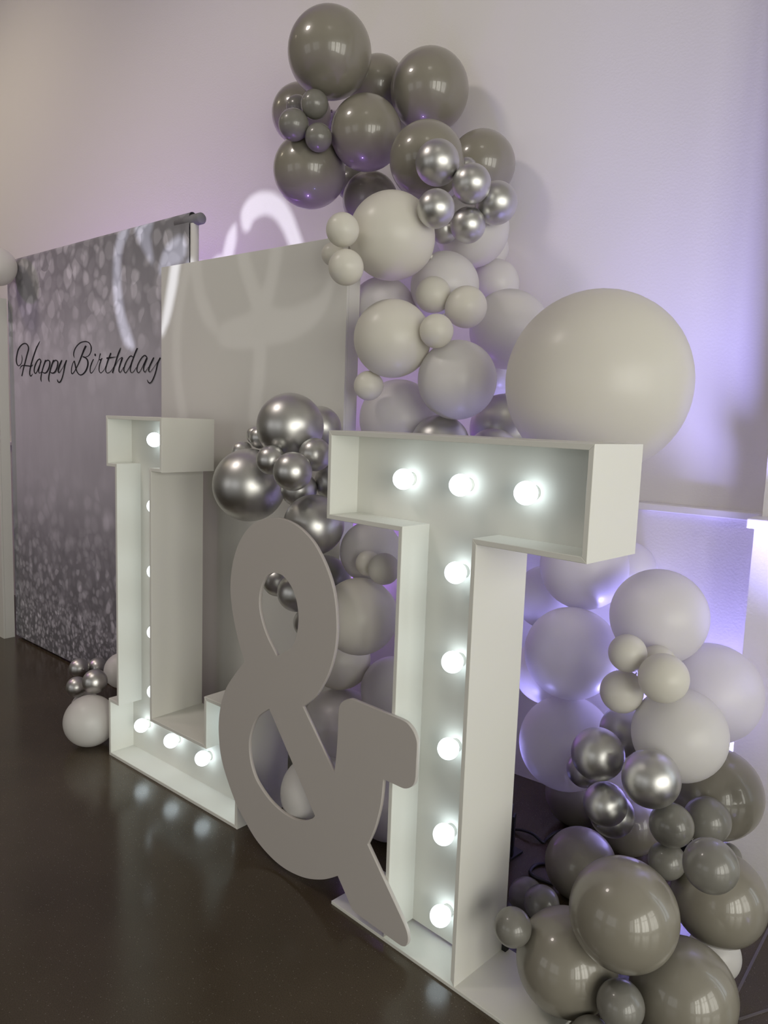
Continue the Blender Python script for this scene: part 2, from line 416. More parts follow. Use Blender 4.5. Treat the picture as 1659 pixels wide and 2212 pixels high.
# ------------------------------------------------------------------ ampersand
AY = -.0104
AN_ = Vector((0, 1, 0))
def corner(*p): return ('c',) + p
def smooth_outline(segs, n=5):
    out = []
    for s in segs:
        c_ = catmull(s, n) if len(s) > 2 else list(s)
        out += c_[:-1]
    return out
OUT = [
 [(653.3,1526.5),(660,1522),(680,1505),(697,1479),(711.7,1447),(721.8,1409),(726,1374.6),(726.7,1348.5),(724.7,1311),(719,1273),(708.8,1238.6),(694.3,1204),(674,1169),(648,1141.7),(622,1125.5),(597,1119),(570,1122),(544,1134.5),(526.5,1154.7),(512,1183.6),(502,1221),(497.6,1264.6),(500.5,1308),(507.7,1351),(518,1395),(529.4,1430)],
 [(529.4,1430),(518,1443),(503.4,1463),(489,1486),(478,1519),(472.5,1560),(473.5,1600),(478,1637),(489,1678),(507.7,1730),(528,1771),(552,1812),(580,1846),(607,1870.4),(634.3,1886.7),(661.5,1896.7),(686.8,1899.7),(706.7,1898),(729.3,1891.6)],
 [(729.3,1891.6),(757.5,1957)],
 [(757.5,1957),(763.3,1967),(772,1975)],
 [(772,1975),(836.6,2021.8)],
 [(836.6,2021.8),(859.7,2038.5),(867.5,2043),(875.2,2043.5),(880,2036),(880.5,2022.7),(876,2005),(863.6,1976.4)],
 [(863.6,1976.4),(793.2,1824.3)],
 [(793.2,1824.3),(804.4,1800.7),(813.5,1773.6),(822.5,1733.8),(827.8,1682.7)],
 [(827.8,1682.7),(863.6,1699.5)],
 [(863.6,1699.5),(873.7,1703),(885.3,1701),(894,1692.8),(897.4,1678.3)],
 [(897.4,1678.3),(900.3,1617.6)],
 [(900.3,1617.6),(899.7,1600),(892.5,1580),(879.5,1562.6),(865,1554)],
 [(865,1554),(763.8,1512)],
 [(763.8,1512),(755,1510),(742,1514.5),(733.6,1525),(731.4,1539.5)],
 [(731.4,1539.5),(729,1597),(725.6,1640.7),(721.8,1671)],
 [(721.8,1671),(653.3,1526.5)],
]
H1 = [[(597.4,1417.4),(620.6,1406.4),(633.6,1392),(640.8,1371.7),(644.6,1345.7),(643.7,1316.7),(638,1287.8),(626.3,1261.8),(610.4,1243),(593,1237),(581.5,1240),(571.4,1250),(562.7,1270.4),(559.2,1299.4),(562.7,1331),(575,1371.7),(597.4,1417.4)]]
H2 = [[(581.5,1530.8),(680.5,1762.7)],
      [(680.5,1762.7),(674,1769),(656,1774),(634.3,1769.5),(612.6,1757),(594.5,1741.8),(575,1720),(552.6,1684),(541,1646.5),(537.5,1609),(541,1583),(549.7,1558.3),(561,1543.8),(581.5,1530.8)]]
def amp_mesh():
    cu = bpy.data.curves.new('amp', 'CURVE'); cu.dimensions = '2D'; cu.fill_mode = 'BOTH'
    cu.extrude = .0045; cu.bevel_depth = .0006; cu.bevel_resolution = 0
    for segs in (OUT, H1, H2):
        pts = [on_plane(u, w, (0, AY, 0), AN_) for u, w in smooth_outline(segs)]
        s = cu.splines.new('POLY'); s.points.add(len(pts)-1); s.use_cyclic_u = True
        for q, p in zip(s.points, pts): q.co = (p.x, p.z, 0, 1)
    o = bpy.data.objects.new('tmp', cu); COL.objects.link(o)
    dg = bpy.context.evaluated_depsgraph_get()
    me = bpy.data.meshes.new_from_object(o.evaluated_get(dg))
    bpy.data.objects.remove(o, do_unlink=True); bpy.data.curves.remove(cu)
    me.transform(Matrix.Rotation(math.radians(90), 4, 'X')); me.transform(Matrix.Translation((0, AY+.0051, 0)))
    me.materials.clear()
    return me
amp = empty('ampersand_sign', (-.36, AY+.005, 0))
tag(amp, 'flat white cut-out ampersand board leaning before the letter T', 'sign')
me = amp_mesh(); me.transform(Matrix.Translation((.36, -AY-.005, 0)))
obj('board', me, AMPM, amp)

# ------------------------------------------------------------------ white panels
PANG = math.radians(4.8577)
def white_panel(loc, ang, width, h, d, label):
    r = empty('backdrop_panel', loc, ang); tag(r, label, 'panel')
    box('front_board', (0, 0, 0), (width, .009, h), PANEL, r, .001)
    box('side_board', (width-.009, .0095, 0), (width, d, h), PANEL, r, .0008)
    box('side_board', (0, .0095, 0), (.009, d, h), PANEL, r, .0008)
    box('top_board', (.0095, .0095, h-.009), (width-.0095, d, h), PANEL, r, .0008)
    return r
white_panel((-1.735, .253, 0), PANG, .956, 1.79, .058, 'plain white freestanding panel behind the letter L')
white_panel((-4.25, .130, 0), .0528, .957, 1.805, .058, 'plain white freestanding panel past the far edge of the birthday backdrop')

# ------------------------------------------------------------------ birthday backdrop
BANG = .0528; BORG = Vector((-3.298, .245, 0))
bd = empty('birthday_backdrop', BORG, BANG)
tag(bd, 'grey glitter-print fabric backdrop reading Happy Birthday in black script', 'backdrop')
BWID, BH, BT = 1.632, 2.0, .032
def fabric():
    bm = bmesh.new(); nx, nz = 40, 48; rows = []
    prof = []
    for k in range(nz+1): prof.append((0.0, .012 + (BH-.016-.012)*k/nz))
    for k in range(1, 9):
        a = math.pi*k/8; prof.append((.016-.016*math.cos(a), BH-.016+.016*math.sin(a)))
    for k in range(1, 13): prof.append((.032, BH-.016-(BH-.028)*k/12))
    for y, z in prof:
        rows.append([bm.verts.new((BWID*i/nx, y + (.0005*math.sin(i*.9+z*2.0)+.0004*math.sin(z*6+i*.4))*(1 if y < .001 and .05 < z < 1.9 else 0), z)) for i in range(nx+1)])
    for a, b in zip(rows, rows[1:]):
        for i in range(nx): bm.faces.new((a[i], a[i+1], b[i+1], b[i]))
    return finish(bm, 'fabric', True)
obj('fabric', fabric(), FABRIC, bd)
obj('top_tube_sleeve', tube_mesh('sleeve', [(BWID-.10, .018, BH-.030), (BWID+.005, .018, BH-.030), (BWID+.052, .018, BH-.030), (BWID+.058, .018, BH-.030)], [.020, .021, .021, .017], 20), FABRIC, bd)
for x in (.02, BWID+.012):
    p_ = obj('post', tube_mesh('post', [(x, .016, .012), (x, .016, BH-.045)], .0145 if x < 1 else .016, 16), WMETAL, bd)
    box('foot_plate', (x-.07, -.02+.0, 0), (x+.07, .22, .011), WMETAL, bd, .002) if x > 1 else box('foot_plate', (x-.0, .034, 0), (x+.07, .25, .011), WMETAL, bd, .002)
Z1, Z2, Z3 = (25, 720, 140/1659), (140, 720, 120/1659), (235, 720, 120/1659)
HAPPY = [
 [(255,550,8),(270,640,14),(262,720,14),(235,790,16),(180,830,22),(140,790,26),(120,690,30),(135,560,32),(170,420,32),(240,310,28),(320,260,26),(385,275,26),(425,340,26),(428,420,28),(390,560,28),(340,760,26),(300,910,26),(262,1095,26)],
 [(725,200,8),(690,265,22),(630,390,30),(570,560,30),(520,720,30),(480,880,30),(462,1010,26),(475,1085,24),(505,1085,20),(535,1035,8)],
 [(212,915,6),(240,850,20),(280,825,24),(390,828,26),(490,840,26),(525,825,20),(545,795,6)],
 [(755,720,22),(735,675,28),(710,660,28),(660,700,28),(610,800,30),(580,910,28),(583,990,24),(612,1028,22),(650,980,20),(700,860,22),(755,720,26)],
 [(750,710,26),(715,850,30),(690,950,26),(702,1005,22),(725,1018,18),(760,985,12)],
 [(870,680,28),(830,800,30),(785,950,26),(758,1080,26),(750,1170,26),(765,1240,14)],
 [(860,730,20),(900,695,24),(945,690,24),(975,730,26),(972,820,28),(940,920,30),(895,995,30),(850,1018,26),(810,1005,22),(785,980,10)],
 [(1075,680,28),(1030,800,30),(985,950,26),(955,1080,26),(948,1170,26),(965,1240,14)],
 [(1065,730,20),(1105,695,24),(1145,690,24),(1180,730,26),(1175,820,28),(1145,920,30),(1100,995,30),(1050,1018,26),(1010,1005,22),(985,975,10)],
 [(1285,685,26),(1240,790,34),(1205,890,32),(1192,970,26),(1210,1005,20),(1250,965,14),(1330,840,12),(1400,690,20)],
 [(1408,685,26),(1365,820,30),(1330,1000,24),(1290,1150,24),(1250,1230,26),(1215,1255,26),(1185,1230,26),(1168,1175,10)]]
BIRT = [
 [(290,730,8),(265,670,22),(265,580,26),(300,470,26),(370,360,26),(470,275,26),(590,245,26),(690,262,28),(755,325,28),(785,420,30),(780,530,28),(745,620,24),(690,680,20),(620,705,14)],
 [(630,370,50),(580,470,46),(520,620,40),(450,800,34),(390,940,26),(340,1040,22),(280,1145,20),(220,1210,24),(195,1150,26),(205,1010,22),(245,880,16),(285,815,16)],
 [(280,825,30),(310,950,34),(340,1090,32),(390,1190,28),(460,1240,28),(540,1215,32),(620,1125,38),(670,1010,40),(690,900,42),(675,800,40),(625,735,38),(570,708,40),(530,690,20)],
 [(858,770,26),(805,880,34),(765,1000,30),(755,1110,26),(775,1185,24),(820,1165,18),(880,1080,12),(950,940,10),(1010,800,14),(1040,690,22),(1062,600,30)],
 [(902,605,20),(906,630,44),(909,655,44),(914,685,20)],
 [(1020,760,20),(1060,795,36),(1120,745,26)],
 [(1090,780,30),(1050,900,30),(1025,1010,28),(1025,1110,26),(1065,1180,22),(1120,1150,16),(1180,1075,12),(1230,960,12)],
 [(1375,585,36),(1335,690,36),(1280,830,34),(1235,990,30),(1220,1110,26),(1260,1180,22),(1330,1165,18),(1410,1085,16),(1480,970,14)],
 [(1245,745,46),(1340,730,40),(1450,715,24),(1540,703,10)]]
HDAY = [
 [(355,430,14),(320,520,34),(255,690,36),(200,880,34),(155,1020,32),(110,1185,30)],
 [(150,1040,14),(230,890,14),(320,770,16),(400,720,28),(385,790,40),(340,920,34),(305,1050,30),(305,1130,26),(335,1165,22),(380,1120,16),(440,1010,14)],
 [(720,710,22),(670,675,28),(610,710,28),(530,830,28),(475,960,28),(450,1060,28),(460,1140,26),(500,1180,22),(560,1110,16),(640,970,20),(700,800,22)],
 [(855,440,36),(800,560,36),(740,720,34),(680,900,30),(645,1050,28),(650,1140,24),(690,1175,20),(750,1130,16),(820,1020,14)],
 [(1140,730,26),(1110,680,34),(1070,660,30),(1000,710,28),(920,830,28),(860,960,28),(840,1070,28),(855,1150,26),(895,1175,22),(950,1110,16),(1040,930,20),(1130,740,30)],
 [(1145,730,30),(1090,870,36),(1045,1000,30),(1040,1100,26),(1080,1160,22),(1120,1110,16),(1190,1000,14)],
 [(1345,720,32),(1280,850,38),(1220,980,34),(1190,1090,28),(1215,1155,20),(1270,1115,14),(1370,980,12),(1470,840,18),(1540,730,26)],
 [(1540,725,34),(1465,880,36),(1430,1030,30),(1380,1220,28),(1310,1390,28),(1260,1465,28),(1215,1485,28),(1175,1450,24),(1148,1380,8)]]
BN = Vector((-math.sin(BANG), math.cos(BANG), 0))
Binv = Matrix.Rotation(-BANG, 4, 'Z') @ Matrix.Translation(-BORG)
LY = -.0013
def lettering(name, groups):
    bm = bmesh.new(); p0 = BORG + BN*LY; zo = 0.0
    for (ox, oy, sc), strokes in groups:
        for s in strokes:
            zo -= .00003
            c_ = catmull(s, 5); a_, b_ = [], []
            for i, (x, y, w) in enumerate(c_):
                q0, q1 = c_[max(i-1, 0)], c_[min(i+1, len(c_)-1)]
                dx, dy = q1[0]-q0[0], q1[1]-q0[1]; l_ = math.hypot(dx, dy) or 1
                nx, ny = -dy/l_, dx/l_; h = max(w, 4)*.5
                for lst, sg in ((a_, 1), (b_, -1)):
                    P = Binv @ on_plane(ox+(x+sg*nx*h)*sc, oy+(y+sg*ny*h)*sc, p0, BN)
                    lst.append(bm.verts.new((P.x, LY+zo, P.z)))
            for k in range(len(a_)-1): bm.faces.new((a_[k], a_[k+1], b_[k+1], b_[k]))
    return obj(name, finish(bm, name), INK, bd)
lettering('printed_word', [(Z1, HAPPY)])
lettering('printed_word', [(Z2, BIRT), (Z3, HDAY)])

# ------------------------------------------------------------------ balloons
BALLOONS=[
 ('G1',-1.119,0.532,2.462,0.1404,'g'),('G2',-1.183,0.824,2.465,0.1081,'g'),('G3',-0.924,0.821,2.383,0.1350,'g'),('G4',-1.571,0.776,2.450,0.1159,'g'),
 ('s1',-1.128,0.479,2.286,0.0462,'g'),('s2',-1.178,0.432,2.220,0.0510,'g'),('s3',-1.109,0.483,2.178,0.0452,'g'),('s4',-1.459,0.670,2.417,0.0442,'g'),
 ('G5',-1.036,0.632,2.217,0.1216,'g'),('G6',-1.249,0.562,2.118,0.1277,'g'),('G7',-1.197,0.816,2.065,0.1042,'g'),('G7b',-1.333,0.849,2.161,0.0681,'g'),
 ('G8',-0.711,0.586,2.050,0.1149,'g'),('G9',-0.720,0.870,2.109,0.1116,'g'),('c1',-0.578,0.486,1.991,0.0637,'c'),('c2',-0.491,0.538,1.929,0.0556,'c'),
 ('c3',-0.485,0.651,1.900,0.0624,'c'),('c4',-0.485,0.382,1.826,0.0515,'c'),('c5',-0.528,0.576,1.828,0.0520,'c'),('c6',-0.622,0.580,1.830,0.0422,'c'),
 ('c7',-0.877,0.777,2.023,0.0350,'c'),('c8',-0.678,0.741,2.058,0.0353,'c'),('W1',-0.651,0.382,1.777,0.1243,'w'),('w2',-0.660,0.200,1.760,0.0456,'w'),
 ('w3',-0.780,0.273,1.723,0.0340,'w'),('w4',-0.642,0.200,1.659,0.0483,'w'),('W5',-0.638,0.734,1.863,0.1182,'w'),('W6',-0.709,0.908,1.844,0.0742,'w'),
 ('W7',-0.628,0.600,1.665,0.1055,'w'),('W8',-0.638,0.870,1.715,0.0799,'w'),('W9',-0.796,0.500,1.590,0.1064,'w'),('W10',-0.563,0.310,1.475,0.1079,'w'),
 ('w11',-0.559,0.470,1.616,0.0522,'w'),('w12',-0.461,0.503,1.578,0.0593,'w'),('w13',-0.413,0.323,1.489,0.0452,'w'),('W14',-0.414,0.420,1.366,0.1095,'w'),
 ('W15',-0.486,0.750,1.543,0.1230,'w'),('W16',-0.618,0.858,1.427,0.0860,'w'),('w17',-0.633,0.291,1.345,0.0420,'w'),('W18',-0.665,0.456,1.253,0.1210,'w'),
 ('C1',-0.475,0.431,1.185,0.0851,'c'),('C2',-0.458,0.715,1.236,0.1075,'c'),('C3',-0.385,0.564,1.156,0.0805,'c'),('GI',-0.000,0.447,1.356,0.2200,'w'),
 ('S1',-0.750,0.104,1.222,0.0942,'c'),('S2',-0.800,0.254,1.219,0.0655,'c'),('s3a',-1.012,0.175,1.188,0.0293,'c'),('s3b',-0.940,0.140,1.183,0.0333,'c'),
 ('s4b',-1.033,0.140,1.137,0.0327,'c'),('S5',-0.939,0.102,1.041,0.1097,'c'),('s6',-0.718,0.015,1.131,0.0398,'c'),('s7',-0.624,0.015,1.107,0.0514,'c'),
 ('s8',-0.634,0.099,1.150,0.0450,'c'),('s9',-0.749,0.139,1.044,0.0519,'c'),('S10',-0.708,0.237,1.066,0.0580,'c'),('S11',-0.642,0.107,0.956,0.0839,'c'),
 ('S13',-0.841,0.140,0.758,0.0454,'c'),('S14',-0.698,0.097,0.757,0.0548,'c'),('S15',-0.695,0.140,0.663,0.0437,'c'),('S12',-0.718,0.220,0.775,0.0722,'g'),
 ('V1',-0.531,0.222,0.885,0.0865,'w'),('v2',-0.452,0.135,0.876,0.0332,'w'),('v3',-0.381,0.122,0.874,0.0406,'w'),('V4',-0.479,0.135,0.728,0.1031,'w'),
 ('V5',-0.655,0.232,0.546,0.0900,'w'),('V6',-0.500,0.301,0.480,0.0947,'w'),('V7',-0.642,0.229,0.338,0.1170,'w'),('V8',-0.531,0.333,0.104,0.1039,'w'),
 ('V9',-0.589,0.100,0.203,0.1046,'w'),('R1',-0.162,0.733,0.846,0.1265,'w'),('R2',-0.121,0.934,0.825,0.0802,'w'),('R3',0.122,0.620,0.775,0.1218,'w'),
 ('R4',-0.126,0.629,0.615,0.1298,'w'),('R5a',-0.326,0.807,0.712,0.1007,'w'),('R5b',-0.276,0.753,0.496,0.1011,'w'),('r6',0.142,0.420,0.723,0.0445,'w'),
 ('r7',0.238,0.407,0.691,0.0559,'w'),('r8',0.126,0.437,0.620,0.0510,'w'),('r8b',0.184,0.492,0.690,0.0463,'w'),('R9',0.229,0.721,0.578,0.1286,'w'),
 ('R10',-0.128,0.640,0.346,0.1341,'w'),('R11',0.251,0.492,0.538,0.1093,'w'),('k1',0.090,0.547,0.478,0.0640,'c'),('k2',0.104,0.383,0.471,0.0629,'c'),
 ('k3',0.261,0.331,0.485,0.0633,'c'),('k4',0.001,0.517,0.352,0.0474,'c'),('k5',0.132,0.384,0.355,0.0515,'c'),('k6',0.112,0.464,0.290,0.0550,'c'),
 ('Q1',-0.185,0.834,0.102,0.1022,'g'),('Q2',0.012,0.510,0.093,0.0934,'g'),('Q3',0.006,0.795,0.103,0.0958,'g'),('Q4',0.289,0.653,0.351,0.1121,'g'),
 ('q5',0.299,0.370,0.377,0.0479,'g'),('q6',0.330,0.496,0.355,0.0525,'g'),('q7',0.295,0.371,0.290,0.0407,'g'),('q8',0.436,0.234,0.402,0.0523,'g'),
 ('q8b',0.333,0.644,0.203,0.0350,'g'),('Q9',0.389,0.443,0.214,0.1017,'g'),('Q10',0.316,0.127,0.289,0.1064,'g'),('Q11',0.197,0.131,0.116,0.1066,'g'),
 ('q12',0.115,0.042,0.194,0.0396,'g'),('q13',-0.048,0.349,0.045,0.0449,'g'),('q14',0.022,0.309,0.077,0.0434,'g'),('Q15',0.404,0.238,0.106,0.1058,'g'),
 ('q16',0.341,0.090,0.126,0.0459,'g'),('q17',0.302,0.052,0.050,0.0403,'g'),('QW',0.381,0.471,0.059,0.0585,'w'),('l1',-2.188,0.114,0.141,0.0419,'c'),
 ('l2',-2.187,0.195,0.128,0.0419,'c'),('l3',-1.948,0.000,0.151,0.0407,'c'),('l4',-1.757,-0.012,0.229,0.0460,'c'),('L5',-1.722,-0.048,0.095,0.0952,'w'),
 ('L6',-1.863,0.150,0.209,0.0718,'w'),('L7',-1.947,0.037,0.059,0.0592,'w'),('LT',-3.163,0.149,1.938,0.0934,'w'),
]

BMESH = {}
def balloon_mesh(kind):
    prof = []
    n = 30
    for k in range(n+1):
        a = math.pi*k/n
        r = math.sin(a); z = math.cos(a)
        if z < 0: z = z*(1.0+.05*(-z)**3)
        prof.append((max(r*(1.0 - .03*max(0, -z)**2), 0), z))
    return lathe_mesh('balloon_'+kind, prof, 48)
def knot_mesh():
    return lathe_mesh('knot', [(0, -1.035), (.028, -1.04), (.045, -1.055), (.036, -1.085), (.018, -1.095), (.032, -1.11), (.06, -1.15), (.056, -1.155), (0, -1.12)], 12)
OWN = {
 'G2': 'grey balloon mostly hidden between the two highest grey balloons',
 'G3': 'second highest large grey balloon, standing clear against the bare wall',
 'G4': 'grey balloon mostly hidden behind the small grey cluster',
 'G5': 'round grey balloon at the heart of the crowning grey bunch',
 'G6': 'low-hanging grey balloon just below the small grey cluster',
 'G7': 'dark grey balloon squeezed between the grey bunch and the uppermost white balloon',
 'G7b': 'sliver of a grey balloon tucked behind the low-hanging grey one',
 'G8': 'large grey balloon directly behind the chrome cluster of the column',
 'G9': 'grey balloon bulging out past the chrome cluster against the wall',
 'W5': 'large white balloon partly covered by the chrome cluster of the column',
 'W6': 'sliver of white balloon below the one covered by chrome balloons',
 'W7': 'white balloon directly behind the small ivory trio',
 'W8': 'half hidden white balloon between ivory trio and bare wall',
 'W9': 'white balloon overlapping the upright edge of the white panel',
 'W10': 'large ivory balloon beside the panel edge, touching the ivory trio',
 'W14': 'large white balloon hanging below the ivory trio, above the T crossbar',
 'W15': 'large white balloon half covered by the giant balloon',
 'W16': 'white balloon hidden between the giant balloon and its neighbour',
 'W18': 'large white balloon whose lower half is hidden by the T crossbar',
 'R1': 'large white balloon directly under the end of the T crossbar',
 'R2': 'white balloon half hidden behind the one under the T crossbar end',
 'R3': 'large white balloon against the violet-lit lower wall',
 'R4': 'large white balloon beside the T stem, next to the ivory cluster',
 'R5a': 'shaded white balloon behind the T stem, just under the crossbar',
 'R5b': 'shaded white balloon behind the T stem, at mid height',
 'R9': 'outermost white balloon of the heap, in front of the pilaster',
 'R10': 'lowest large white balloon beside the T stem, over the dark floor gap',
 'R11': 'large white balloon touching the chrome cluster and the ivory cluster of the heap',
 'Q1': 'dark grey balloon in shadow right under the lowest white balloon',
 'Q2': 'dark shaded grey balloon next to the floor cables',
 'Q3': 'dark grey balloon wedged under the chrome cluster of the heap',
 'Q4': 'glossy grey balloon under the outermost white balloon, by the pilaster',
 'Q9': 'large grey balloon under the small grey cluster, beside the floor joint',
 'Q15': 'large glossy grey balloon on the floor where the joints meet',
 'k1': 'uppermost chrome balloon of the cluster on the heap',
 'k3': 'biggest chrome balloon of the cluster on the heap',
 'k4': 'half hidden chrome balloon of the heap cluster, facing the T stem',
 'k6': 'half hidden chrome balloon at the bottom of the heap cluster',
 'q8': 'biggest balloon of the small grey cluster on the heap',
 'q8b': 'sliver of a grey balloon behind the small grey cluster on the heap',
 'q7': 'lowest balloon of the small grey cluster on the heap',
 'c1': 'uppermost chrome balloon of the column cluster',
 'c3': 'chrome balloon of the column cluster bulging out towards the bare wall',
 'c8': 'half hidden chrome balloon between the two highest of the column cluster',
 'c7': 'sliver of chrome balloon behind the column cluster, against a grey balloon',
 'c6': 'half hidden chrome balloon at the bottom of the column cluster',
 's7': 'small chrome balloon at the very front of the silver bunch',
 's4b': 'sliver of chrome balloon behind the large one next to letter L',
 's8': 'small chrome balloon of the silver bunch touching the T crossbar end',
 's9': 'small chrome balloon hanging lowest in the silver bunch above the ampersand',
 'w12': 'biggest balloon of the small ivory trio on the column',
 'w13': 'lowest balloon of the small ivory trio on the column',
 'w11': 'uppermost balloon of the small ivory trio on the column',
 'r7': 'biggest balloon of the small ivory cluster on the white heap',
 'r6': 'uppermost balloon of the small ivory cluster on the white heap',
 'r8': 'lowest balloon of the small ivory cluster, touching the chrome balloons',
 'r8b': 'half hidden balloon behind the small ivory cluster on the heap',
 'V1': 'shaded white balloon under the T crossbar, behind the small ivory pair',
 'V5': 'white balloon half hidden below the large ivory one beside the T stem',
 'V6': 'shaded white balloon against the T stem above the ampersand arm',
 'V7': 'shaded white balloon in the notch between the ampersand strokes',
 'v3': 'small ivory balloon pressed against the inner side of the T stem',
 'v2': 'small ivory balloon partly behind its twin beside the T stem',
}
def lab(name):
    if name in OWN: return (OWN[name], lab0(name)[1])
    return lab0(name)
def lab0(name):
    n = name
    if n == 'G1': return ('very large dark grey balloon crowning the whole balloon column', None)
    if n[0] == 'G' and n != 'GI': return ('large matte grey balloon in the grey bunch crowning the column', 'large grey balloons in the crowning bunch')
    if n in ('s1', 's2', 's3', 's4'): return ('small grey balloon in the little cluster on the crowning grey bunch', 'small grey balloons on the crowning bunch')
    if n[0] == 'c': return ('small chrome silver balloon in the cluster between grey bunch and white column', 'chrome cluster under the grey bunch')
    if n == 'W1': return ('large white balloon directly under the grey bunch, above the white panel corner', None)
    if n in ('w2', 'w3', 'w4'): return ('small white balloon in the trio at the top corner of the white panel', 'small white balloons at the panel corner')
    if n in ('w11', 'w12', 'w13'): return ('small ivory balloon in the trio amid the large white column balloons', 'small ivory trio on the white column')
    if n == 'w17': return ('lone small white balloon beside the upright edge of the white panel', None)
    if n[0] == 'W': return ('large white balloon in the column between grey bunch and letter T', 'large white balloons of the column')
    if n == 'GI': return ('giant white balloon behind the crossbar end of the letter T', None)
    if n[0] == 'C': return ('large chrome balloon peeking over the crossbar of the letter T', 'chrome balloons behind the T crossbar')
    if n == 'S1': return ('large chrome balloon on top of the silver bunch between letters L and T', None)
    if n == 'S5': return ('large chrome balloon in the silver bunch, next to the top of letter L', None)
    if n == 'S11': return ('large chrome balloon touching the top curve of the ampersand', None)
    if n in ('S2', 'S10'): return ('chrome balloon half hidden behind the silver bunch beside the T crossbar', 'half hidden chrome balloons of the silver bunch')
    if n in ('S13', 'S14', 'S15'): return ('dark chrome balloon showing through the upper loop of the ampersand', 'chrome balloons behind the ampersand loop')
    if n == 'S12': return ('grey balloon in shadow behind the upper curve of the ampersand', None)
    if n[0] == 's': return ('small chrome balloon in the silver bunch above the ampersand', 'small chrome balloons above the ampersand')
    if n in ('v2', 'v3'): return ('small ivory balloon under the T crossbar, beside the T stem', 'small ivory pair beside the T stem')
    if n == 'V4': return ('large ivory balloon between the ampersand and the T stem', None)
    if n == 'V9': return ('white balloon showing through the lower loop of the ampersand', None)
    if n[0] == 'V': return ('white balloon in shadow in the gap between ampersand and T stem', 'shaded white balloons behind the ampersand')
    if n in ('r6', 'r7', 'r8', 'r8b'): return ('small ivory balloon in the cluster amid the white heap beside the T stem', 'small ivory cluster on the white heap')
    if n[0] == 'R': return ('large white balloon in the heap between the T stem and the pilaster', 'large white balloons of the heap')
    if n[0] == 'k': return ('small chrome balloon in the cluster where white heap meets grey floor balloons', 'chrome cluster on the heap')
    if n in ('q5', 'q6', 'q7', 'q8', 'q8b'): return ('small grey balloon in the cluster just below the chrome cluster of the heap', 'small grey cluster on the heap')
    if n in ('q12', 'q13', 'q14'): return ('small dark grey balloon tucked against the foot of the T stem', 'small grey trio at the T foot')
    if n in ('q16', 'q17'): return ('small grey balloon on the floor between the large grey balloons', 'small grey balloons at the foot of the heap')
    if n == 'Q10': return ('large glossy grey balloon at the middle of the grey floor heap', None)
    if n == 'Q11': return ('large grey balloon resting over the corner of the T base plate', None)
    if n == 'QW': return ('pale balloon low on the floor behind the large grey balloons', None)
    if n[0] == 'Q': return ('large grey balloon in the heap on the floor beside the letter T', 'large grey balloons of the floor heap')
    if n in ('l1', 'l2', 'l3', 'l4'): return ('small chrome balloon in the cluster on the floor beside letter L', 'chrome cluster beside the L')
    if n == 'L5': return ('white balloon on the floor against the base of letter L', None)
    if n == 'L6': return ('white balloon half hidden behind the stem of letter L', None)
    if n == 'L7': return ('white balloon under the chrome cluster beside letter L', None)
    return ('white balloon at the upper corner of the birthday backdrop', None)
IVSET = {'w2','w3','w4','w11','w12','w13','w17','v2','v3','V4','r6','r7','r8','r8b','W1','W10','GI','V5'}
cen = {}
for n, x, y, z, r, k in BALLOONS:
    cen.setdefault(lab(n)[1] or n, []).append(Vector((x, y, z)))
KN = {k: knot_mesh() for k in 'gwcdi'}
MT = {'g': GREY, 'w': WHITE, 'c': CHROME, 'd': DGREY, 'i': IVORY}
BMs = {k: balloon_mesh(k) for k in 'gwcdi'}
for k in MT: BMs[k].materials.append(MT[k]); KN[k].materials.append(MT[k])
for n, x, y, z, r, k in BALLOONS:
    if k == 'g' and r < .075: k = 'd'
    if k == 'w' and n in IVSET: k = 'i'
    o = bpy.data.objects.new('balloon', BMs[k]); COL.objects.link(o)
    o.location = (x, y, z); o.scale = (r, r, r)
    l_, g_ = lab(n); tag(o, l_, 'balloon', g_)
    cs = cen[g_ or n]; p = Vector((x, y, z))
    if len(cs) > 1 and r < .075: d = sum(cs, Vector())/len(cs) + Vector((-.02, .04, 0)) - p
    else: d = Vector((random.uniform(-.5, .5), 1.0, random.uniform(-.5, .5)))
    o.rotation_euler = (-d).to_track_quat('Z', 'Y').to_euler()
    kn = bpy.data.objects.new('knot', KN[k]); COL.objects.link(kn); kn.parent = o

